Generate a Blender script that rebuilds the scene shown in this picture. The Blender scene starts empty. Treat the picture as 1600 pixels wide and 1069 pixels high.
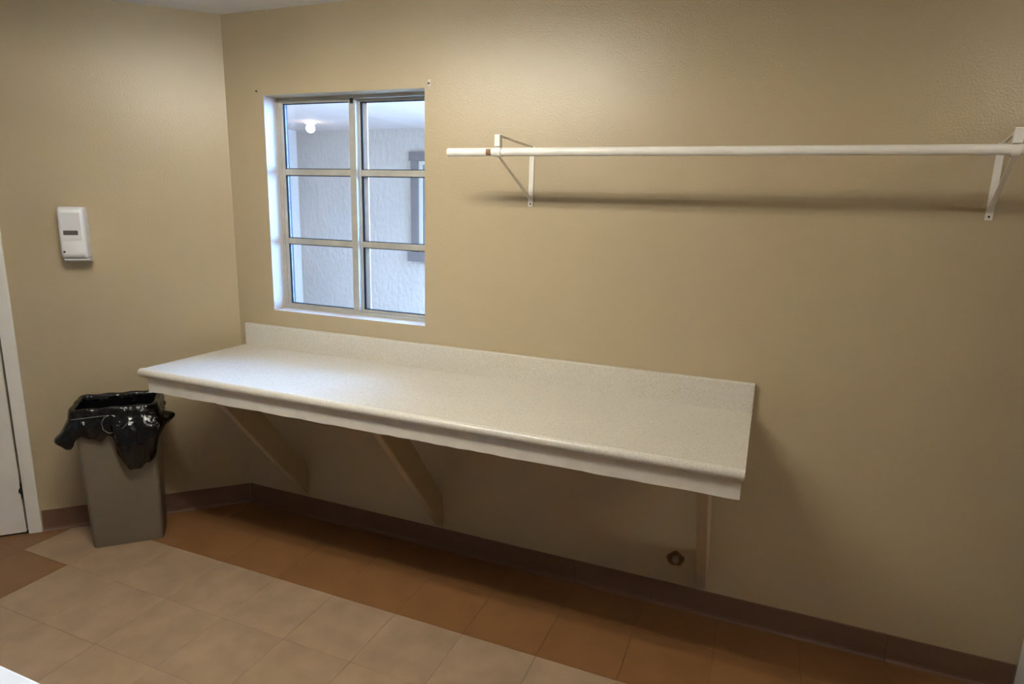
import bpy, bmesh, math, random
from mathutils import Vector, Matrix
random.seed(7)
S = bpy.context.scene
C = S.collection

# ---------------------------------------------------------------- camera
cam_d = bpy.data.cameras.new('camera'); cam = bpy.data.objects.new('camera', cam_d); C.objects.link(cam)
FPX = 993.62
cam_d.sensor_fit = 'HORIZONTAL'; cam_d.sensor_width = 36.0; cam_d.lens = FPX / 1600 * 36.0
cam_d.clip_start = 0.02
yaw, pit, rol = -0.379, -0.2144, 0.0282
cy_, sy_, cp_, sp_ = math.cos(yaw), math.sin(yaw), math.cos(pit), math.sin(pit)
fw = Vector((sy_ * cp_, cy_ * cp_, sp_)); rt = Vector((cy_, -sy_, 0)); up = rt.cross(fw)
r2 = rt * math.cos(rol) + up * math.sin(rol); u2 = up * math.cos(rol) - rt * math.sin(rol)
M = Matrix.Identity(4)
for i in range(3):
    M[i][0] = r2[i]; M[i][1] = u2[i]; M[i][2] = -fw[i]
M[0][3], M[1][3], M[2][3] = 2.5124, -2.4869, 1.6459
cam.matrix_world = M
S.camera = cam

# ---------------------------------------------------------------- sky and exposure
W = bpy.data.worlds.new('overcast_sky'); S.world = W; W.use_nodes = True
bg = W.node_tree.nodes['Background']
bg.inputs[0].default_value = (0.25, 0.50, 1.0, 1); bg.inputs[1].default_value = 28.0
S.view_settings.view_transform = 'Standard'; S.view_settings.look = 'None'
S.view_settings.exposure = 1.0; S.view_settings.gamma = 1.0; S.view_settings.use_curve_mapping = False
TUBE = 40.0          # emission strength of the fluorescent tubes
TUBE2 = 16.0

# ---------------------------------------------------------------- materials
def nd(nt, t, **k):
    n = nt.nodes.new(t)
    for a, b in k.items(): setattr(n, a, b)
    return n
def mat(name, col, rough=0.5, metal=0.0, spec=0.5, var=0.0, vscale=4.0, bump=0.0, bscale=200.0, bdist=0.001,
        speck=None, sscale=300.0, sth=0.3, stretch=None, coat=0.0, rvar=0.0, bdetail=2.0):
    m = bpy.data.materials.new(name); m.use_nodes = True; nt = m.node_tree
    b = nt.nodes['Principled BSDF']
    b.inputs['Base Color'].default_value = (*col, 1); b.inputs['Roughness'].default_value = rough
    b.inputs['Metallic'].default_value = metal; b.inputs['Specular IOR Level'].default_value = spec
    if coat: b.inputs['Coat Weight'].default_value = coat; b.inputs['Coat Roughness'].default_value = 0.1
    tc = nd(nt, 'ShaderNodeTexCoord'); src = tc.outputs['Object']
    if stretch:
        mp = nd(nt, 'ShaderNodeMapping'); mp.inputs['Scale'].default_value = stretch
        nt.links.new(src, mp.inputs[0]); src = mp.outputs[0]
    last = None
    if var:
        n = nd(nt, 'ShaderNodeTexNoise'); n.inputs['Scale'].default_value = vscale; n.inputs['Detail'].default_value = 5
        nt.links.new(src, n.inputs['Vector'])
        r = nd(nt, 'ShaderNodeMapRange'); r.inputs[1].default_value = 0.3; r.inputs[2].default_value = 0.7
        r.inputs[3].default_value = 1 - var; r.inputs[4].default_value = 1 + var
        nt.links.new(n.outputs['Fac'], r.inputs[0])
        h = nd(nt, 'ShaderNodeVectorMath', operation='SCALE'); h.inputs[0].default_value = col
        nt.links.new(r.outputs[0], h.inputs['Scale']); last = h.outputs[0]
        if rvar:
            q = nd(nt, 'ShaderNodeMapRange'); q.inputs[1].default_value = 0.3; q.inputs[2].default_value = 0.7
            q.inputs[3].default_value = rough - rvar; q.inputs[4].default_value = rough + rvar
            nt.links.new(n.outputs['Fac'], q.inputs[0]); nt.links.new(q.outputs[0], b.inputs['Roughness'])
    if speck:
        v = nd(nt, 'ShaderNodeTexVoronoi'); v.inputs['Scale'].default_value = sscale
        nt.links.new(src, v.inputs['Vector'])
        lt = nd(nt, 'ShaderNodeMath', operation='LESS_THAN'); lt.inputs[1].default_value = sth
        sx = nd(nt, 'ShaderNodeSeparateColor'); nt.links.new(v.outputs['Color'], sx.inputs[0])
        nt.links.new(sx.outputs[0], lt.inputs[0])
        mx = nd(nt, 'ShaderNodeMix', data_type='RGBA')
        nt.links.new(lt.outputs[0], mx.inputs[0])
        if last: nt.links.new(last, mx.inputs[6])
        else: mx.inputs[6].default_value = (*col, 1)
        mx.inputs[7].default_value = (*speck, 1); last = mx.outputs[2]
    if last: nt.links.new(last, b.inputs['Base Color'])
    if bump:
        n2 = nd(nt, 'ShaderNodeTexNoise'); n2.inputs['Scale'].default_value = bscale; n2.inputs['Detail'].default_value = bdetail
        nt.links.new(src, n2.inputs['Vector'])
        bp = nd(nt, 'ShaderNodeBump'); bp.inputs['Strength'].default_value = bump; bp.inputs['Distance'].default_value = bdist
        nt.links.new(n2.outputs['Fac'], bp.inputs['Height']); nt.links.new(bp.outputs[0], b.inputs['Normal'])
    return m
def emit(name, col, s):
    m = bpy.data.materials.new(name); m.use_nodes = True; nt = m.node_tree
    b = nt.nodes['Principled BSDF']; b.inputs['Base Color'].default_value = (*col, 1)
    b.inputs['Emission Color'].default_value = (*col, 1); b.inputs['Emission Strength'].default_value = s
    return m
def glass(name):
    m = bpy.data.materials.new(name); m.use_nodes = True; nt = m.node_tree; nt.nodes.clear()
    o = nd(nt, 'ShaderNodeOutputMaterial'); mx = nd(nt, 'ShaderNodeMixShader'); f = nd(nt, 'ShaderNodeFresnel')
    f.inputs[0].default_value = 1.45
    t = nd(nt, 'ShaderNodeBsdfTransparent'); t.inputs[0].default_value = (0.95, 0.965, 0.965, 1)
    g = nd(nt, 'ShaderNodeBsdfGlossy'); g.inputs['Roughness'].default_value = 0.02
    nt.links.new(f.outputs[0], mx.inputs[0]); nt.links.new(t.outputs[0], mx.inputs[1]); nt.links.new(g.outputs[0], mx.inputs[2])
    nt.links.new(mx.outputs[0], o.inputs[0]); return m

PAINT = (0.465, 0.370, 0.232)
M_wall = mat('tan_wall_paint', PAINT, rough=0.34, spec=0.55, var=0.03, vscale=2.0, bump=0.5, bscale=150, bdist=0.0018, bdetail=3.0)
M_brace = mat('tan_painted_wood', PAINT, rough=0.42, var=0.06, vscale=9, bump=0.15, bscale=90)
M_ceil = mat('ceiling_paint', (0.82, 0.80, 0.75), rough=0.6, bump=0.3, bscale=120, bdist=0.002)
M_reveal = mat('white_reveal_paint', (0.56, 0.49, 0.43), rough=0.4, bump=0.15, bscale=80)
M_white = mat('white_door_paint', (0.84, 0.80, 0.72), rough=0.38, var=0.04, vscale=6, bump=0.1, bscale=60)
M_trim = mat('white_trim_paint', (0.70, 0.68, 0.66), rough=0.4, var=0.03)
M_dark = mat('black_gap_shade', (0.012, 0.010, 0.009), rough=0.9, var=0.3)
M_hinge = mat('tarnished_hinge', (0.03, 0.025, 0.022), rough=0.5, metal=0.6, var=0.3, vscale=80)
M_base = mat('brown_vinyl_base', (0.165, 0.085, 0.050), rough=0.55, var=0.08, vscale=5)
M_lite = mat('beige_vinyl_tile', (0.36, 0.245, 0.155), rough=0.36, var=0.13, vscale=9, stretch=(1, 1, 1), bump=0.08, bscale=25, rvar=0.07)
M_oran = mat('rust_brown_vinyl_tile', (0.225, 0.105, 0.038), rough=0.34, var=0.10, vscale=9, rvar=0.05)
M_sub = mat('dark_tile_joint', (0.11, 0.07, 0.045), rough=0.9, var=0.2)
M_lam = mat('cream_speckled_laminate', (0.66, 0.62, 0.54), rough=0.25, speck=(0.56, 0.50, 0.40), sscale=420, sth=0.25, var=0.02, vscale=5, bump=0.02, bscale=300)
M_apr = mat('cream_apron_paint', (0.74, 0.68, 0.58), rough=0.4, var=0.05, vscale=20, bump=0.1, bscale=50)
M_rod = mat('cream_enamel', (0.84, 0.80, 0.72), rough=0.33, var=0.05, vscale=14, bump=0.06, bscale=60)
M_chip = mat('bare_brown_wood', (0.17, 0.085, 0.04), rough=0.6, var=0.3, vscale=120)
M_alu = mat('weathered_aluminium', (0.56, 0.53, 0.46), rough=0.42, metal=0.35, var=0.1, vscale=16)
M_gask = mat('black_gasket_and_shade', (0.03, 0.03, 0.035), rough=0.95, spec=0.1, var=0.1)
M_glass = glass('window_glass')
M_stucco = mat('white_stucco', (0.38, 0.285, 0.225), rough=0.85, var=0.05, vscale=3, bump=0.8, bscale=26, bdist=0.012, stretch=(1, 1, 0.55), bdetail=4)
M_soff = mat('soffit_paint', (0.50, 0.36, 0.29), rough=0.8, var=0.03)
M_conc = mat('pale_concrete', (0.28, 0.25, 0.22), rough=0.9, var=0.1, vscale=3)
M_grey = mat('grey_blue_trim', (0.125, 0.085, 0.068), rough=0.5, var=0.05)
M_sash2 = mat('dull_white_sash', (0.42, 0.31, 0.23), rough=0.5, var=0.03)
M_plast = mat('white_plastic', (0.80, 0.79, 0.77), rough=0.33, var=0.02)
M_plast2 = mat('light_grey_plastic', (0.70, 0.69, 0.68), rough=0.35, var=0.02)
M_smoke = mat('smoked_plastic', (0.11, 0.10, 0.10), rough=0.25, var=0.2, vscale=60)
M_bin = mat('taupe_plastic', (0.195, 0.162, 0.112), rough=0.42, var=0.04, vscale=6, bump=0.06, bscale=200)
M_bag = mat('black_bag_plastic', (0.004, 0.004, 0.005), rough=0.11, spec=0.45, var=0.2, bump=0.6, bscale=30, bdist=0.012, bdetail=4)
M_string = mat('clear_drawstring', (0.20, 0.20, 0.21), rough=0.25, var=0.1)
M_pipe = mat('dull_pipe', (0.30, 0.25, 0.17), rough=0.5, metal=0.2, var=0.15, vscale=60)
M_fix = mat('white_fixture_enamel', (0.8, 0.8, 0.78), rough=0.35, var=0.02)
M_tube = emit('fluorescent_tube_glow', (1.0, 0.975, 0.875), TUBE)
M_tube2 = emit('dim_tube_glow', (1.0, 0.95, 0.82), TUBE2)
M_bulb = emit('porch_bulb_glow', (1.0, 0.97, 0.92), 12.0)
M_tabl = mat('white_table_laminate', (0.74, 0.76, 0.78), rough=0.35, var=0.02)

# ---------------------------------------------------------------- helpers
DIAG = Matrix.Rotation(math.pi / 4, 4, 'Z')      # frame of the diagonal wall: x towards the corner, y into the wall
I4 = Matrix.Identity(4)
def tag(o, label=None, cat=None, group=None, kind=None):
    if label: o['label'] = label
    if cat: o['category'] = cat
    if group: o['group'] = group
    if kind: o['kind'] = kind
    return o
WM = {}
def thing(name, loc=(0, 0, 0), rz=0.0, label=None, cat=None, group=None, kind=None):
    o = bpy.data.objects.new(name, None); C.objects.link(o)
    o.empty_display_size = 0.05
    o.location = loc; o.rotation_euler = (0, 0, rz)
    WM[o.name] = Matrix.Translation(loc) @ Matrix.Rotation(rz, 4, 'Z')
    return tag(o, label, cat, group, kind)
def obj(name, bm, m, parent=None, frame=I4, smooth=False, origin=None):
    """links bm (given in `frame`) as one mesh object; under a parent it is moved into the parent's space"""
    bm.transform(frame)
    o_loc = Vector((0, 0, 0))
    if parent is not None:
        bm.transform(WM[parent.name].inverted())
    if bm.verts:
        c = Vector((0, 0, 0))
        lo = [min(v.co[i] for v in bm.verts) for i in range(3)]; hi = [max(v.co[i] for v in bm.verts) for i in range(3)]
        o_loc = Vector(((lo[0] + hi[0]) / 2, (lo[1] + hi[1]) / 2, lo[2])) if origin is None else Vector(origin)
        bm.transform(Matrix.Translation(-o_loc))
    bmesh.ops.recalc_face_normals(bm, faces=bm.faces)
    me = bpy.data.meshes.new(name); bm.to_mesh(me); bm.free()
    for mm in (m if isinstance(m, (list, tuple)) else [m]): me.materials.append(mm)
    if smooth:
        for f in me.polygons: f.use_smooth = True
    o = bpy.data.objects.new(name, me); C.objects.link(o); o.location = o_loc
    base = WM[parent.name] if parent is not None else I4
    WM[o.name] = base @ Matrix.Translation(o_loc)
    if parent is not None: o.parent = parent
    return o
def autosmooth(o, ang=40):
    me = o.data
    for f in me.polygons: f.use_smooth = True
    bm = bmesh.new(); bm.from_mesh(me)
    for e in bm.edges:
        if len(e.link_faces) == 2 and e.calc_face_angle(0) > math.radians(ang): e.smooth = False
    bm.to_mesh(me); bm.free()
    return o
def box(bm, x0, x1, y0, y1, z0, z1, bev=0.0, seg=2):
    r = bmesh.ops.create_cube(bm, size=1.0); vs = r['verts']
    for v in vs:
        v.co = Vector(((x0 + x1) / 2 + v.co.x * (x1 - x0), (y0 + y1) / 2 + v.co.y * (y1 - y0), (z0 + z1) / 2 + v.co.z * (z1 - z0)))
    if bev > 0:
        es = list({e for v in vs for e in v.link_edges})
        bmesh.ops.bevel(bm, geom=es, offset=bev, segments=seg, affect='EDGES', profile=0.5)
    return bm
def B(*a, **k): return box(bmesh.new(), *a, **k)
def prism(bm, pts, axis, a, b):
    """polygon pts in the two other axes, extruded along axis from a to b"""
    def P(p, t):
        if axis == 'x': return (t, p[0], p[1])
        if axis == 'y': return (p[0], t, p[1])
        return (p[0], p[1], t)
    A = [bm.verts.new(P(p, a)) for p in pts]; D = [bm.verts.new(P(p, b)) for p in pts]
    n = len(pts)
    bm.faces.new(A); bm.faces.new(D[::-1])
    for i in range(n): bm.faces.new((A[i], D[i], D[(i + 1) % n], A[(i + 1) % n]))
    return bm
def tube(bm, path, r, n=12, cap=True):
    path = [Vector(p) for p in path]; rings = []
    prev = None
    for i, p in enumerate(path):
        t = (path[min(i + 1, len(path) - 1)] - path[max(i - 1, 0)]).normalized()
        if prev is None:
            a = Vector((0, 0, 1)) if abs(t.z) < 0.9 else Vector((1, 0, 0))
            u = t.cross(a).normalized()
        else:
            u = (prev - t * prev.dot(t)).normalized()
        prev = u; w = t.cross(u)
        rr = r[i] if isinstance(r, (list, tuple)) else r
        rings.append([bm.verts.new(p + u * (rr * math.cos(2 * math.pi * k / n)) + w * (rr * math.sin(2 * math.pi * k / n))) for k in range(n)])
    for i in range(len(rings) - 1):
        for k in range(n):
            bm.faces.new((rings[i][k], rings[i][(k + 1) % n], rings[i + 1][(k + 1) % n], rings[i + 1][k]))
    if cap:
        bm.faces.new(rings[0][::-1]); bm.faces.new(rings[-1])
    return bm
def lathe(bm, prof, n=24, axis='y', centre=(0, 0, 0)):
    rings = []
    c = Vector(centre)
    for r, h in prof:
        ring = []
        for k in range(n):
            a = 2 * math.pi * k / n; u, v = r * math.cos(a), r * math.sin(a)
            co = (u, h, v) if axis == 'y' else ((u, v, h) if axis == 'z' else (h, u, v))
            ring.append(bm.verts.new(c + Vector(co)))
        rings.append(ring)
    for i in range(len(rings) - 1):
        for k in range(n):
            bm.faces.new((rings[i][k], rings[i][(k + 1) % n], rings[i + 1][(k + 1) % n], rings[i + 1][k]))
    bm.faces.new(rings[0]); bm.faces.new(rings[-1][::-1])
    return bm

# ---------------------------------------------------------------- room dimensions
H = 2.476
TH = 0.15                                   # wall thickness
DL = 2.0                                    # length of the diagonal wall
WX0, WX1, WZ0, WZ1 = 0.2295, 1.0949, 1.0894, 2.1103
XL, YF, XR = -DL * math.sqrt(.5), -4.6, 6.2
ROOM = [(0, 0), (XL, XL), (XL, YF), (XR, YF), (XR, 0)]

# floor: substrate with single tiles on it
bm = bmesh.new(); prism(bm, [(p[0], p[1]) for p in ROOM], 'z', -0.06, -0.0022)
floor = obj('floor', bm, M_sub); tag(floor, 'vinyl tile floor, beige field with rust brown border along the walls', kind='structure')
def clip(poly, a, b):
    out = []; n = (-(b[1] - a[1]), b[0] - a[0])
    f = lambda p: (p[0] - a[0]) * n[0] + (p[1] - a[1]) * n[1]
    for i in range(len(poly)):
        p, q = poly[i], poly[(i + 1) % len(poly)]; fp, fq = f(p), f(q)
        if fp >= 0: out.append(p)
        if fp * fq < 0:
            t = fp / (fp - fq); out.append((p[0] + t * (q[0] - p[0]), p[1] + t * (q[1] - p[1])))
    return out
T = 0.3048; TX, TY = 0.0319, -0.5209; G = 0.0006
full = {}
for ix in range(-6, 17):
    for iy in range(-12, 3):
        x0, y0 = TX + ix * T, TY + iy * T; c0_ = (x0, y0)
        poly = [(x0 + G, y0 + G), (x0 + T - G, y0 + G), (x0 + T - G, y0 + T - G), (x0 + G, y0 + T - G)]
        area0 = (T - 2 * G) ** 2
        q = poly
        for k in range(5):
            if len(q) >= 3: q = clip(q, ROOM[k], ROOM[(k + 1) % 5])
        if len(q) < 3: continue
        ar = abs(sum(q[k][0] * q[(k + 1) % len(q)][1] - q[(k + 1) % len(q)][0] * q[k][1] for k in range(len(q)))) / 2
        if ar < 0.0008 or c0_[0] > 4.6 or c0_[1] < -3.6: continue
        dark = iy >= 0 or (ix <= -3) or (ix == -2 and iy == -2)
        m = M_oran if dark else M_lite
        c = (x0 + T / 2, y0 + T / 2)
        if abs(ar - area0) < 1e-6:
            key = (dark, random.randrange(3))
            if key not in full:
                bm = bmesh.new(); prism(bm, [(p[0] - c[0], p[1] - c[1]) for p in poly], 'z', -0.0022, 0.0)
                me = bpy.data.meshes.new('floor_tile'); bmesh.ops.recalc_face_normals(bm, faces=bm.faces)
                bm.to_mesh(me); bm.free(); me.materials.append(m); full[key] = me
            o = bpy.data.objects.new('floor_tile', full[key]); C.objects.link(o)
            fl = WM[floor.name].translation
            o.location = Vector((c[0], c[1], 0)) - fl; o.parent = floor
        else:
            bm = bmesh.new(); prism(bm, q, 'z', -0.0022, 0.0)
            obj('floor_tile', bm, m, floor)
# give each tile its own patch of the marbling (object coordinates shift by a random per-object offset)
for m in (M_lite, M_oran):
    nt = m.node_tree
    tc = next(n for n in nt.nodes if n.type == 'TEX_COORD'); oi = nd(nt, 'ShaderNodeObjectInfo')
    sc = nd(nt, 'ShaderNodeMath', operation='MULTIPLY'); sc.inputs[1].default_value = 40.0
    nt.links.new(oi.outputs['Random'], sc.inputs[0])
    ad = nd(nt, 'ShaderNodeVectorMath', operation='ADD')
    for n in [x for x in nt.nodes if x.type in ('TEX_NOISE', 'MAPPING')]:
        for l in list(n.inputs['Vector'].links):
            if l.from_node == tc:
                nt.links.new(ad.outputs[0], n.inputs['Vector'])
    nt.links.new(tc.outputs['Object'], ad.inputs[0]); nt.links.new(sc.outputs[0], ad.inputs[1])

bm = B(XL - 0.3, XR + 0.3, YF - 0.3, TH, H, H + 0.06)
tag(obj('ceiling', bm, M_ceil), 'off-white textured ceiling', kind='structure')

# back wall with the window opening
bm = bmesh.new()
xs = [-0.0, WX0, WX1, XR]; zs = [0.0, WZ0, WZ1, H]
for i in range(3):
    for k in range(3):
        if i == 1 and k == 1: continue
        box(bm, xs[i], xs[i + 1], 0.0, TH, zs[k], zs[k + 1])
bmesh.ops.remove_doubles(bm, verts=bm.verts, dist=1e-5)
seen = {}
for f in list(bm.faces):
    c = f.calc_center_median(); key = (round(c.x, 4), round(c.y, 4), round(c.z, 4))
    seen.setdefault(key, []).append(f)
bmesh.ops.delete(bm, geom=[f for v in seen.values() if len(v) > 1 for f in v], context='FACES_ONLY')
wall_back = obj('wall_back', bm, M_wall, origin=(0, 0, 0)); tag(wall_back, 'tan orange-peel painted wall with the window and the counter', kind='structure')

# diagonal wall with the door opening (d measured from the corner, x = -d in the DIAG frame)
D0, D1, DZ = 1.012, 1.83, 2.03
bm = bmesh.new()
box(bm, -D0, 0.0, 0, TH, 0, H); box(bm, -D1, -D0, 0, TH, DZ, H); box(bm, -DL, -D1, 0, TH, 0, H)
tag(obj('wall_left', bm, M_wall, frame=DIAG, origin=(0, 0, 0)), 'tan diagonal wall carrying the soap dispenser and white door', kind='structure')
tag(obj('wall_side', B(XL - TH, XL, YF, XL, 0, H), M_wall), 'tan side wall beyond the door', kind='structure')
tag(obj('wall_front', B(XL - TH, XR + TH, YF - TH, YF, 0, H), M_wall), 'tan wall behind the viewpoint', kind='structure')
tag(obj('wall_right', B(XR, XR + TH, YF, TH, 0, H), M_wall), 'tan wall right of the view', kind='structure')

# baseboards, vinyl cove lengths
def cove(h=0.108):
    return [(0.0, 0.0), (0.0, h), (-0.002, h), (-0.0035, h - 0.003), (-0.0035, 0.018), (-0.006, 0.008), (-0.012, 0.002), (-0.016, 0.0)]
bbk = thing('baseboard_back', (1.7, 0, 0), kind='structure', label='brown vinyl cove base along the window wall')
for a, b in [(0.0015, 0.6265), (0.6285, 1.8545), (1.8565, 3.0715), (3.0735, 3.466)]:
    bm = bmesh.new(); prism(bm, cove(), 'x', a, b); obj('vinyl_strip', bm, M_base, bbk)
bbl = thing('baseboard_left', (DIAG @ Vector((-0.48, 0, 0))), math.pi / 4, kind='structure', label='brown vinyl cove base along the diagonal wall')
bm = bmesh.new(); prism(bm, cove(), 'x', -0.952, -0.003); obj('vinyl_strip', bm, M_base, bbl, DIAG)

# door in the diagonal wall
door = thing('door_1', DIAG @ Vector((-1.4, 0, 0)), math.pi / 4, kind='structure', label='white painted door with grubby hinge edge in the diagonal wall')
leaf = obj('door_leaf', B(-D1 + 0.012, -D0 - 0.011, -0.004, 0.036, 0.008, DZ - 0.012, bev=0.002), M_white, door, DIAG)
obj('door_casing', B(-D0 + 0.001, -D0 + 0.056, -0.016, 0.0, 0.0, DZ + 0.055, bev=0.003), M_white, door, DIAG)
obj('door_casing', B(-D1 - 0.056, -D1 - 0.001, -0.016, 0.0, 0.0, DZ + 0.055, bev=0.003), M_white, door, DIAG)
obj('door_casing', B(-D1, -D0, -0.016, 0.0, DZ, DZ + 0.055, bev=0.003), M_white, door, DIAG)
obj('gap_backing', B(-D1, -D0, 0.045, 0.148, 0, DZ), M_dark, door, DIAG)  # added black panel filling the opening: gap shade as colour, blocks outside light
obj('leak_block', B(-D1, -D0, 0.0005, 0.148, -0.05, -0.0005), M_dark, door, DIAG)  # added block under the door, keeps sky light from leaking in
for z in (0.225, 1.1, 1.80):
    bm = bmesh.new(); lathe(bm, [(0.0045, -0.04), (0.0055, -0.036), (0.0055, -0.018), (0.011, -0.008), (0.014, 0.0), (0.011, 0.008), (0.0055, 0.018), (0.0055, 0.036), (0.0045, 0.04)], 12, 'z', (-D0 - 0.005, -0.0045, z))
    obj('hinge_knuckle', bm, M_hinge, door, DIAG, smooth=True)

# ---------------------------------------------------------------- window
win = thing('window_1', ((WX0 + WX1) / 2, 0.1, WZ0), kind='structure', label='aluminium sliding window with six panes over the counter')
obj('jamb', B(WX0 - 0.004, WX0 + 0.001, 0.001, TH, WZ0, WZ1), M_reveal, win)
obj('jamb', B(WX1 - 0.001, WX1 + 0.004, 0.001, TH, WZ0, WZ1), M_reveal, win)
obj('sill', B(WX0, WX1, 0.001, TH, WZ0 - 0.006, WZ0 + 0.001), M_reveal, win)
def frame_bm(x0, x1, y0, y1, z0, z1, wl, wr, wb, wt):
    bm = bmesh.new()
    box(bm, x0, x0 + wl, y0, y1, z0, z1); box(bm, x1 - wr, x1, y0, y1, z0, z1)
    box(bm, x0 + wl, x1 - wr, y0, y1, z0, z0 + wb); box(bm, x0 + wl, x1 - wr, y0, y1, z1 - wt, z1)
    return bm
of = obj('outer_frame', frame_bm(WX0 + 0.001, WX1 - 0.001, 0.09, 0.118, WZ0 + 0.001, WZ1 - 0.001, 0.010, 0.012, 0.010, 0.012), M_alu, win)
obj('outer_channel', frame_bm(WX0 + 0.0012, WX1 - 0.0012, 0.1182, 0.1485, WZ0 + 0.0012, WZ1 - 0.0012, 0.010, 0.012, 0.010, 0.012), M_gask, win)  # black colour stands in for shade and dirt in the outer frame depth
obj('track_lip', B(WX0 + 0.011, WX1 - 0.013, 0.086, 0.092, WZ0 + 0.001, WZ0 + 0.014), M_alu, of)
XM0, XM1 = 0.640, 0.684
def sash(name, x0, x1, y0, y1, wl, wr, z0, z1, wb, wt):
    s = obj(name, frame_bm(x0, x1, y0, y1, z0, z1, wl, wr, wb, wt), M_alu, win)
    gx0, gx1 = x0 + wl, x1 - wr; ym = (y0 + y1) / 2
    zz = [z0 + wb, 1.418, 1.446, 1.752, 1.781, z1 - wt]
    for k in (1, 3): obj('muntin', B(gx0, gx1, ym - 0.010, ym + 0.010, zz[k], zz[k + 1], bev=0.002), M_alu, s)
    for k in (0, 2, 4):
        obj('pane', B(gx0, gx1, ym - 0.0015, ym + 0.0015, zz[k], zz[k + 1]), M_glass, s)
        g = bmesh.new(); t = 0.0035
        box(g, gx0, gx0 + t, ym - 0.006, ym + 0.006, zz[k], zz[k + 1]); box(g, gx1 - t, gx1, ym - 0.006, ym + 0.006, zz[k], zz[k + 1])
        box(g, gx0 + t, gx1 - t, ym - 0.006, ym + 0.006, zz[k], zz[k] + t); box(g, gx0 + t, gx1 - t, ym - 0.006, ym + 0.006, zz[k + 1] - t, zz[k + 1])
        obj('gasket', g, M_gask, s)
    return s
s1 = sash('sliding_sash', WX0 + 0.0115, 0.676, 0.094, 0.116, 0.016, 0.034, WZ0 + 0.0115, WZ1 - 0.0135, 0.014, 0.012)
s2 = sash('fixed_sash', 0.664, WX1 - 0.0135, 0.120, 0.142, 0.020, 0.012, WZ0 + 0.0115, WZ1 - 0.0135, 0.014, 0.012)
obj('screen_rail', B(0.672, 0.708, 0.1432, 0.1475, WZ0 + 0.012, WZ1 - 0.014), M_sash2, s2)
obj('latch', B(XM0 + 0.012, XM0 + 0.026, 0.086, 0.0945, WZ1 - 0.035, WZ1 - 0.014, bev=0.002), M_gask, s1)

# ---------------------------------------------------------------- outside: covered passage behind the window
YO, XO, ZO = 3.2, -2.285, 2.335
tag(obj('ground', B(XO - 0.2, 9, TH, 9.0, -0.12, -0.02), M_conc), 'pale concrete ground outside the window', kind='structure')
tag(obj('wall_outside', B(XO, 0.5, YO, YO + 0.15, -0.02, 3.2), M_stucco), 'white stucco wall of the neighbouring building across the passage', kind='structure')
tag(obj('wall_passage', B(XO - 0.15, XO, TH, YO + 0.15, -0.02, 3.2), M_stucco), 'white stucco wall closing the passage outside', kind='structure')
tag(obj('soffit', B(XO, 0.5, 1.55, YO, ZO, ZO + 0.08), M_soff), 'white soffit under the eave of the neighbouring building', kind='structure')
tag(obj('sky_block_wall', B(XO - 0.15, XR + 0.15, TH - 0.1, TH, H + 0.06, 4.6), M_stucco), 'unseen stucco wall added over the window to block the sky', kind='structure')  # unseen wall added to keep sky light off the passage stucco
tag(obj('light_leak_wall', B(XO, -0.001, TH - 0.03, TH, -0.02, 3.0), M_stucco), 'unseen stucco wall added beside the window to block light leaks', kind='structure')  # unseen wall extension added against sky light leaking in

w2 = thing('window_2', (-0.35, YO, 1.05), kind='structure', label='grey trimmed window in the stucco wall across the passage')
y0, y1 = YO - 0.035, YO
obj('window_trim', B(-0.868, -0.785, y0, y1, 1.14, 2.03), M_grey, w2)
obj('window_trim', B(0.09, 0.17, y0, y1, 1.14, 2.03), M_grey, w2)
obj('window_trim', B(-0.885, 0.185, y0 - 0.01, y1, 2.03, 2.115), M_grey, w2)
obj('window_trim', B(-0.90, 0.20, y0 - 0.02, y1, 1.045, 1.14), M_grey, w2)
bm = frame_bm(-0.784, 0.089, y0 + 0.015, y1, 1.141, 2.029, 0.035, 0.035, 0.035, 0.035)
s = obj('sash_frame', bm, M_sash2, w2)
obj('pane', B(-0.749, 0.054, YO - 0.006, YO - 0.002, 1.176, 1.994), M_smoke, s)

pl = thing('porch_light', (-1.57, 2.55, ZO), label='glowing round porch bulb seen through the upper left pane', cat='lamp')
bm = bmesh.new(); lathe(bm, [(0.02, 0), (0.055, 0), (0.055, -0.012), (0.035, -0.022), (0.03, -0.03), (0.02, -0.03)], 20, 'z', (-1.57, 2.55, ZO)); obj('base', bm, M_fix, pl)
bm = bmesh.new(); bmesh.ops.create_uvsphere(bm, u_segments=20, v_segments=12, radius=0.040); bm.transform(Matrix.Translation((-1.57, 2.55, ZO - 0.058)))
obj('bulb', bm, M_bulb, pl, smooth=True)

# ---------------------------------------------------------------- ceiling lights of the room
def fluoro(cx, cy, length, m, label, lip):
    t = thing('fluorescent_light', (cx, cy, H), label=label, cat='ceiling light')
    bm = bmesh.new(); prism(bm, [(cy - 0.10, H), (cy + 0.10, H), (cy + 0.10, H - 0.012), (cy + 0.035, H - 0.05), (cy - 0.035, H - 0.05), (cy - 0.10, H - 0.012)], 'x', cx - length / 2 - 0.03, cx + length / 2 + 0.03)
    obj('housing', bm, M_fix, t)
    for e in (-1, 1):
        obj('cutoff_flange', B(cx - length / 2 - 0.03, cx + length / 2 + 0.03, cy + e * 0.102 - 0.0015, cy + e * 0.102 + 0.0015, H - lip, H), M_fix, t)  # added flange, shaped to cut the tubes' light on the upper wall
    for s in (-1, 1):
        bm = tube(bmesh.new(), [(cx - length / 2, cy + s * 0.068, H - 0.068), (cx + length / 2, cy + s * 0.068, H - 0.068)], 0.019, 14)
        obj('tube', bm, m, t, smooth=True)
        for e in (-1, 1):
            obj('lamp_holder', B(cx + e * (length / 2 + 0.012) - 0.010, cx + e * (length / 2 + 0.012) + 0.010, cy + s * 0.068 - 0.012, cy + s * 0.068 + 0.012, H - 0.09, H - 0.0), M_fix, t)
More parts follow.
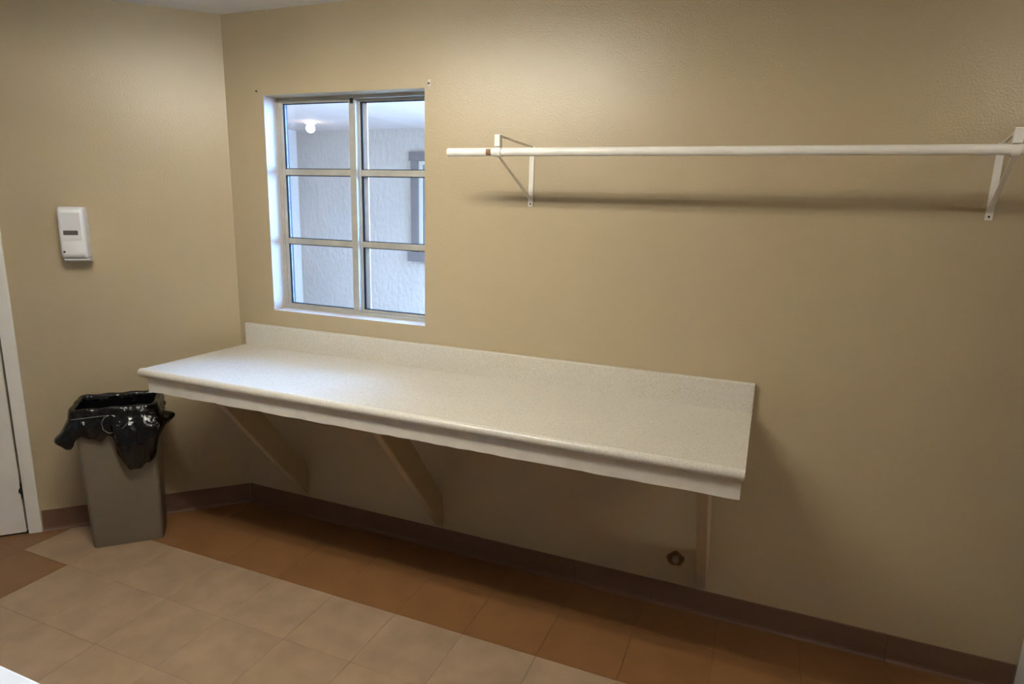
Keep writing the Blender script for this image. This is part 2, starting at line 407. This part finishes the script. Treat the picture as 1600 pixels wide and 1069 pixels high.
fluoro(1.10, -1.34, 1.15, M_tube, 'white two-tube fluorescent ceiling light above the floor before the counter', 0.068)
fluoro(4.15, -1.57, 1.12, M_tube2, 'dimmer two-tube ceiling light near the right wall', 0.05)

# ---------------------------------------------------------------- counter
ct = thing('counter', (1.28, -0.3, 0.0), label='long cream speckled laminate wall counter on three diagonal wooden braces', cat='counter')
ZC = 0.899
prof = [(-0.0245, ZC), (-0.58, ZC), (-0.594, ZC + 0.002), (-0.604, ZC + 0.003)]
for k in range(9):
    a = math.pi / 2 + math.pi * k / 8
    prof.append((-0.606 + 0.0185 * math.cos(a), ZC - 0.0155 + 0.0185 * math.sin(a)))
prof += [(-0.594, ZC - 0.034), (-0.58, ZC - 0.034), (-0.0245, ZC - 0.034)]
bm = bmesh.new(); NX = 1
A = []; D = []
for y, z in prof:
    t = (-y) / 0.62
    A.append(bm.verts.new((0.050 - 0.020 * t, y, z))); D.append(bm.verts.new((2.512, y, z)))
n = len(prof)
bm.faces.new(A); bm.faces.new(D[::-1])
for i in range(n): bm.faces.new((A[i], D[i], D[(i + 1) % n], A[(i + 1) % n]))
autosmooth(obj('worktop', bm, M_lam, ct), 35)
obj('backsplash', B(0.052, 2.513, -0.024, -0.0005, ZC - 0.034, ZC + 0.113, bev=0.004), M_lam, ct)
# apron with a slightly ragged lower edge
bm = bmesh.new(); N = 60; rows = []
for i in range(N + 1):
    x = 0.066 + (2.505 - 0.066) * i / N
    z = 0.802 + random.uniform(-0.0018, 0.0018)
    rows.append([bm.verts.new((x, -0.604, z)), bm.verts.new((x, -0.604, ZC - 0.0345)), bm.verts.new((x, -0.584, ZC - 0.0345)), bm.verts.new((x, -0.584, z))])
for i in range(N):
    for k in range(4): bm.faces.new((rows[i][k], rows[i][(k + 1) % 4], rows[i + 1][(k + 1) % 4], rows[i + 1][k]))
bm.faces.new(rows[0][::-1]); bm.faces.new(rows[-1])
obj('apron', bm, M_apr, ct)
for xa, xb in [(0.357, 0.395), (1.152, 1.190), (2.374, 2.412)]:
    bm = bmesh.new()
    prism(bm, [(-0.0015, 0.116), (-0.0015, 0.285), (-0.423, 0.822), (-0.425, ZC - 0.036), (-0.582, ZC - 0.036), (-0.582, 0.842)], 'x', xa, xb)
    es = list(bm.edges); bmesh.ops.bevel(bm, geom=es, offset=0.003, segments=1, affect='EDGES')
    obj('brace', bm, M_brace, ct)

# ---------------------------------------------------------------- rod and brackets
RY, RZ, RR = -0.290, 1.827, 0.0150
bm = bmesh.new()
path = [(1.360 + (3.42 - 1.360) * k / 12, RY, RZ - 0.001 + 0.003 * k / 12) for k in range(13)]
tube(bm, path, RR, 24)
rod = thing('closet_rod', (2.48, RY, RZ), label='long cream painted hanging rod carried by two wall brackets', cat='rod')
autosmooth(obj('pole', bm, M_rod, rod), 50)
# chipped paint patch beside the left bracket
bm = bmesh.new(); rows = []
for i in range(2):
    x = 1.520 + 0.019 * i
    rows.append([bm.verts.new((x, RY + (RR + 0.0004) * math.cos(a), RZ - 0.001 + (RR + 0.0004) * math.sin(a))) for a in [math.radians(140 + 9 * k) for k in range(11)]])
for k in range(10): bm.faces.new((rows[0][k], rows[0][k + 1], rows[1][k + 1], rows[1][k]))
obj('chipped_patch', bm, M_chip, rod)

def bracket(x, ang, label, screw):
    """frame: y=0 wall face, -y into the room, z=0 at the rod's height"""
    F = Matrix.Translation((x, 0, RZ)) @ Matrix.Rotation(ang, 4, 'Z')
    t = thing('rod_bracket', (x, 0, RZ - 0.19), ang, label=label, cat='bracket', group='brackets carrying the hanging rod')
    L = -RY / math.cos(ang)
    bm = bmesh.new()
    box(bm, -0.0105, 0.0105, -0.004, -0.0008, -0.192, 0.045, bev=0.001)
    wp = obj('wall_plate', bm, M_rod, t, F)
    for z in (-0.181,) if screw else (-0.181, 0.03):
        bm = bmesh.new(); lathe(bm, [(0.0034, -0.0048), (0.0034, -0.003)], 12, 'y', (0, 0, z)); obj('screw_hole', bm, M_hinge, wp, F)
    # upper arm: thin folded strip rising towards the front
    bm = bmesh.new(); prism(bm, [(-0.004, 0.038), (-0.004, 0.044), (-L + 0.004, 0.058), (-L + 0.004, 0.052)], 'x', -0.004, 0.004); obj('arm', bm, M_rod, t, F)
    # front tab and rod hook
    hk = obj('front_tab', B(-0.011, 0.011, -L - RR - 0.004, -L + 0.004, RR + 0.002, 0.058, bev=0.002), M_rod, t, F)
    bm = bmesh.new(); rows = []
    for k in range(15):
        a = math.radians(100 + 260 * k / 14 * 0.86)
        rows.append([bm.verts.new((xx, -L + rr * math.cos(a), rr * math.sin(a))) for xx, rr in ((-0.011, RR + 0.0008), (0.011, RR + 0.0008), (0.011, RR + 0.0032), (-0.011, RR + 0.0032))])
    for i in range(14):
        for k in range(4): bm.faces.new((rows[i][k], rows[i][(k + 1) % 4], rows[i + 1][(k + 1) % 4], rows[i + 1][k]))
    bm.faces.new(rows[0][::-1]); bm.faces.new(rows[-1])
    autosmooth(obj('rod_hook', bm, M_rod, t, F), 40)
    # diagonal strut
    w = 0.003 if not screw else 0.0065
    bm = bmesh.new(); prism(bm, [(-0.004, -0.168), (-0.004, -0.156), (-L + 0.010, -RR - 0.004), (-L - 0.002, -RR - 0.004)], 'x', -w, w)
    obj('strut', bm, M_rod, t, F)
bracket(1.587, math.radians(-4.0), 'cream metal rod bracket nearer the window, with a bare brown chip beside it', False)
bracket(3.146, math.radians(-8.0), 'cream metal rod bracket at the far right end of the wall', True)

# ---------------------------------------------------------------- soap dispenser on the diagonal wall
ds = thing('soap_dispenser', DIAG @ Vector((-0.67, 0, 1.325)), math.pi / 4, label='white plastic automatic soap dispenser mounted on the diagonal wall', cat='soap dispenser')
# housing: rounded outlines (width x height) lofted from the wall to the front face
def dring(o, ix, zb, zt, r, n=5):
    w0, w1 = -0.722 + ix, -0.618 - ix; pts = []
    for cx, cz, a0 in ((w1 - r, zt - r, 0), (w0 + r, zt - r, 90), (w0 + r, zb + r, 180), (w1 - r, zb + r, 270)):
        for k in range(n + 1):
            a = math.radians(a0 + 90 * k / n); pts.append((cx + r * math.cos(a), -o, cz + r * math.sin(a)))
    return pts
bm = bmesh.new()
RG = [[bm.verts.new(p) for p in dring(*q)] for q in ((0.001, 0.002, 1.345, 1.576, 0.010), (0.075, 0.0, 1.347, 1.578, 0.012), (0.090, 0.002, 1.352, 1.576, 0.014), (0.098, 0.005, 1.360, 1.571, 0.015), (0.1025, 0.010, 1.370, 1.564, 0.014))]
for i in range(len(RG) - 1):
    for k in range(len(RG[0])): bm.faces.new((RG[i][k], RG[i][(k + 1) % len(RG[0])], RG[i + 1][(k + 1) % len(RG[0])], RG[i + 1][k]))
bm.faces.new(RG[0]); bm.faces.new(RG[-1][::-1])
hs = autosmooth(obj('housing', bm, M_plast, ds, DIAG), 50)
bm = bmesh.new(); prism(bm, [(-0.104, 1.46), (-0.1035, 1.552), (-0.1015, 1.552), (-0.1015, 1.43), (-0.104, 1.43)], 'x', -0.7085, -0.6335); obj('cover_panel', bm, M_plast2, ds, DIAG)
obj('level_window', B(-0.702, -0.646, -0.1060, -0.101, 1.453, 1.473, bev=0.002), M_smoke, ds, DIAG)
bm = bmesh.new(); lathe(bm, [(0.0045, -0.1035), (0.0045, -0.095)], 14, 'y', (-0.706, 0, 1.378)); obj('lock', bm, M_hinge, ds, DIAG)
bm = bmesh.new(); prism(bm, [(-0.001, 1.325), (-0.001, 1.344), (-0.082, 1.346), (-0.080, 1.338), (-0.012, 1.325)], 'x', -0.714, -0.616); obj('base_tray', bm, M_plast2, ds, DIAG)

# ---------------------------------------------------------------- bin
def rrect(w, d, r, n=6):
    pts = []
    for cx, cy, a0 in ((w / 2 - r, d / 2 - r, 0), (-w / 2 + r, d / 2 - r, 90), (-w / 2 + r, -d / 2 + r, 180), (w / 2 - r, -d / 2 + r, 270)):
        for k in range(n + 1):
            a = math.radians(a0 + 90 * k / n); pts.append((cx + r * math.cos(a), cy + r * math.sin(a)))
    return pts
BC = Vector((-0.5505, -0.188, 0))            # bin centre in the DIAG frame
ZB = 0.690
def ring_loft(levels, cap0=True, cap1=False):
    bm = bmesh.new(); R_ = []
    for w, d, r, z in levels:
        R_.append([bm.verts.new((BC.x + x, BC.y + y, z)) for x, y in rrect(w, d, r)])
    n = len(R_[0])
    for i in range(len(R_) - 1):
        for k in range(n): bm.faces.new((R_[i][k], R_[i][(k + 1) % n], R_[i + 1][(k + 1) % n], R_[i + 1][k]))
    if cap0: bm.faces.new(R_[0][::-1])
    if cap1: bm.faces.new(R_[-1])
    return bm
bn = thing('trash_bin', DIAG @ Vector((BC.x, BC.y, 0)), math.pi / 4, label='tall taupe plastic trash bin standing in front of the diagonal wall', cat='trash bin')
autosmooth(obj('body', ring_loft([(0.289, 0.172, 0.018, 0.0), (0.293, 0.176, 0.02, 0.004), (0.328, 0.236, 0.026, ZB - 0.03), (0.322, 0.230, 0.024, ZB - 0.03), (0.287, 0.170, 0.018, 0.010)], True, True), M_bin, bn, DIAG), 45)
autosmooth(obj('rim', ring_loft([(0.329, 0.237, 0.026, ZB - 0.029), (0.338, 0.246, 0.030, ZB - 0.027), (0.338, 0.246, 0.030, ZB - 0.004), (0.334, 0.242, 0.028, ZB), (0.324, 0.232, 0.024, ZB), (0.322, 0.230, 0.024, ZB - 0.029)], False), M_bin, bn, DIAG), 45)

# bag: sheet that comes up inside the bin, folds over the rim and hangs outside
bag = thing('trash_bag', DIAG @ Vector((BC.x, BC.y, 0.30)), math.pi / 4, label='glossy black trash bag lining the bin and folded over its rim', cat='trash bag')
NA = 180
def peri(t, w, d, r):
    """point and outward normal on a rounded rectangle, t in 0..1 by arc length from the middle of the right (+x) side"""
    segs = [(d / 2 - r), math.pi / 2 * r, w - 2 * r, math.pi / 2 * r, d - 2 * r, math.pi / 2 * r, w - 2 * r, math.pi / 2 * r, d / 2 - r]
    s = (t % 1.0) * sum(segs); i = 0
    while i < 8 and s > segs[i]: s -= segs[i]; i += 1
    if i == 0: return (w / 2, s), (1, 0)
    if i == 1: a = s / r; return (w / 2 - r + r * math.cos(a), d / 2 - r + r * math.sin(a)), (math.cos(a), math.sin(a))
    if i == 2: return (w / 2 - r - s, d / 2), (0, 1)
    if i == 3: a = s / r + math.pi / 2; return (-w / 2 + r + r * math.cos(a), d / 2 - r + r * math.sin(a)), (math.cos(a), math.sin(a))
    if i == 4: return (-w / 2, d / 2 - r - s), (-1, 0)
    if i == 5: a = s / r + math.pi; return (-w / 2 + r + r * math.cos(a), -d / 2 + r + r * math.sin(a)), (math.cos(a), math.sin(a))
    if i == 6: return (-w / 2 + r + s, -d / 2), (0, -1)
    if i == 7: a = s / r + 1.5 * math.pi; return (w / 2 - r + r * math.cos(a), -d / 2 + r + r * math.sin(a)), (math.cos(a), math.sin(a))
    return (w / 2, -d / 2 + r + s), (1, 0)
def sm(a, b, x):
    t = max(0.0, min(1.0, (x - a) / (b - a))); return t * t * (3 - 2 * t)
def bumpf(x, c, w): return math.exp(-((x - c) / w) ** 2)
inner = [(-0.38, 0.03), (-0.30, 0.018), (-0.22, 0.014), (-0.15, 0.012), (-0.09, 0.010), (-0.045, 0.009), (-0.015, 0.008), (0.002, 0.006)]
bm = bmesh.new(); cols = []
for j in range(NA):
    t = j / NA
    (px, py), (nx, ny) = peri(t, 0.338, 0.246, 0.034)
    front = 1 if ny < -0.5 else 0
    u = px                                   # -0.17 (door side) .. 0.17 (counter side)
    # hanging length by position
    Lh = 0.085 + 0.010 * math.sin(9 * 2 * math.pi * t) + 0.006 * math.sin(23 * 2 * math.pi * t + 1)
    bulge = 0.012
    if py < 0:
        k = sm(-0.06, -0.115, py)
        lobe = max(0.0, 1 - abs((u - 0.080) / 0.087) ** 3.2) ** 0.5
        Lh += k * 0.040 + k * 0.155 * lobe
        bulge += k * (0.010 + 0.038 * lobe)
    if px < -0.15: Lh += 0.035
    if px > 0.15: Lh = 0.5 * Lh + 0.045
    col = []
    wr = lambda s, a: a * (math.sin(31 * 2 * math.pi * t + 5 * s + 1.3 * math.sin(7 * 2 * math.pi * t)) * 0.5 + math.sin(17 * 2 * math.pi * t - 3 * s) * 0.6 + 0.5 * math.sin(53 * 2 * math.pi * t + 9 * s))
    for dz, ins in inner:
        taper = 1 - 0.10 * (-dz) / 0.66
        a = 0.005 * min(1, -dz / 0.08 + 0.1) if dz < 0 else 0.0
        off = -(ins + 0.010) + wr(dz * 20, a)
        col.append((px * taper + nx * off, py * taper + ny * off, ZB + dz))
    rimz = ZB + 0.007 + 0.004 * math.sin(11 * 2 * math.pi * t) * 0.5
    col.append((px - nx * 0.008, py - ny * 0.008, rimz)); col.append((px + nx * 0.002, py + ny * 0.002, rimz + 0.001))
    col.append((px + nx * 0.008, py + ny * 0.008, rimz - 0.006))
    NH = 14
    for i in range(1, NH + 1):
        s = i / NH
        o_ = 0.008 + bulge * math.sin(min(1.0, s * 1.08) * math.pi * 0.80) + wr(s * 3, 0.0045 * s ** 0.5)
        o_ -= 0.022 * sm(0.85, 1.0, s) * (1 if Lh > 0.2 else 0.4) * 0.6 
        # gathered band where the drawstring runs, a third of the way down
        o_ -= 0.004 * bumpf(s * Lh, 0.035, 0.010)
        side_flap = 0.0
        if px < -0.1: side_flap = 0.055 * bumpf(s, 0.85, 0.25) * bumpf(t, 0.588, 0.022)
        if px > 0.1: side_flap = 0.060 * bumpf(s, 0.85, 0.22) * bumpf(t, 0.935, 0.022)
        z = ZB - 0.004 - Lh * s * (1.0)
        if px > 0.13: z += 0.012 * bumpf(s, 0.8, 0.2)
        o_ = max(o_, 0.004)
        col.append((px + nx * (o_ + side_flap), py + ny * (o_ + side_flap), z))
    cols.append([bm.verts.new((BC.x + a, max(-9, min(BC.y + b, -0.012)), c)) for a, b, c in col])
for j in range(NA):
    a, b = cols[j], cols[(j + 1) % NA]
    for i in range(len(a) - 1): bm.faces.new((a[i], b[i], b[i + 1], a[i + 1]))
bm.faces.new([c[0] for c in cols])
bo = obj('film', bm, M_bag, bag, DIAG, smooth=True)
sd = bo.modifiers.new('smooth', 'SUBSURF'); sd.levels = 1; sd.render_levels = 1
# drawstring: taut line below the rim with a loose loop in the middle
def fy(x, z): return BC.y - 0.123 - 0.024
pts = []
for k in range(9):
    x = -0.160 + 0.150 * k / 8; pts.append((BC.x + x, BC.y - 0.123 - 0.020, ZB - 0.030 + 0.006 * k / 8))
loop = [(-0.012, -0.020), (-0.032, -0.030), (-0.044, -0.055), (-0.040, -0.085), (-0.020, -0.104), (0.010, -0.100), (0.040, -0.080), (0.058, -0.060)]
for x, z in loop: pts.append((BC.x + x, BC.y - 0.123 - 0.034 - 0.28 * max(0, x + 0.01) , ZB + z))
bm = tube(bmesh.new(), pts, 0.0016, 6); obj('drawstring', bm, M_string, bag, DIAG, smooth=True)

# ---------------------------------------------------------------- pipe stub and wall anchors
ps = thing('pipe_stub', (2.281, 0, 0.19), label='small capped pipe stub in a ragged hole low under the counter', cat='pipe')
bm = bmesh.new(); lathe(bm, [(0.020, -0.0006), (0.031, -0.0006), (0.034, -0.003), (0.030, -0.006), (0.022, -0.004), (0.018, -0.001)], 22, 'y', (2.281, 0, 0.224))
for v in bm.verts:
    a = math.atan2(v.co.z - 0.224, v.co.x - 2.281); v.co.x += 0.003 * math.sin(3 * a + 1) ; v.co.z += 0.003 * math.cos(4 * a)
obj('hole_rim', bm, M_chip, ps)
bm = bmesh.new(); lathe(bm, [(0.016, -0.001), (0.016, -0.018), (0.013, -0.022), (0.004, -0.023)], 8, 'y', (2.283, 0, 0.226)); obj('cap', bm, M_pipe, ps)
for x, z, lab in [(0.197, 2.128, 'small brown wall anchor at the upper left corner of the window opening'), (1.118, 2.127, 'small metal wall anchor at the upper right corner of the window opening')]:
    a = thing('wall_anchor', (x, 0, z), label=lab, cat='wall anchor', group='old curtain anchors over the window')
    obj('plate', B(x - 0.006, x + 0.006, -0.004, -0.0005, z - 0.015, z + 0.015, bev=0.0015), M_alu if x > 1 else M_brace, a)
    bm = bmesh.new(); lathe(bm, [(0.003, -0.003), (0.0035, -0.010), (0.001, -0.011)], 10, 'y', (x, 0, z)); obj('screw', bm, M_hinge, a)

# ---------------------------------------------------------------- white table whose far corner enters the picture at lower left
tb = thing('side_table', (0.7, -2.2, 0), label='white table whose back edge just shows in the lower left corner', cat='table')
obj('table_top', B(0.0, 1.55, -2.55, -1.860, 0.725, 0.750, bev=0.005), M_tabl, tb)
for x in (0.05, 1.50):
    for y in (-2.50, -1.93):
        obj('leg', B(x - 0.02, x + 0.02, y - 0.02, y + 0.02, 0.0, 0.7248, bev=0.003), M_tabl, tb)

# ---------------------------------------------------------------- white cabinet whose side just shows at the lower right
cb = thing('white_cabinet', (3.85, -0.3, 0), label='tall white cabinet whose side just shows in the lower right corner', cat='cabinet')
obj('body', B(3.470, 4.25, -0.60, -0.002, 0.0, 2.05, bev=0.003), M_trim, cb)  # unseen upper part raised to block the second light from the lower wall
for x0_, x1_ in ((3.474, 3.857), (3.863, 4.246)):
    dr = obj('door', B(x0_, x1_, -0.62, -0.6005, 0.06, 2.04, bev=0.003), M_trim, cb)
    xh = x1_ - 0.04 if x0_ < 3.6 else x0_ + 0.04
    obj('handle', tube(bmesh.new(), [(xh, -0.6205, 0.80), (xh, -0.645, 0.81), (xh, -0.645, 0.93), (xh, -0.6205, 0.94)], 0.005, 8), M_alu, dr)
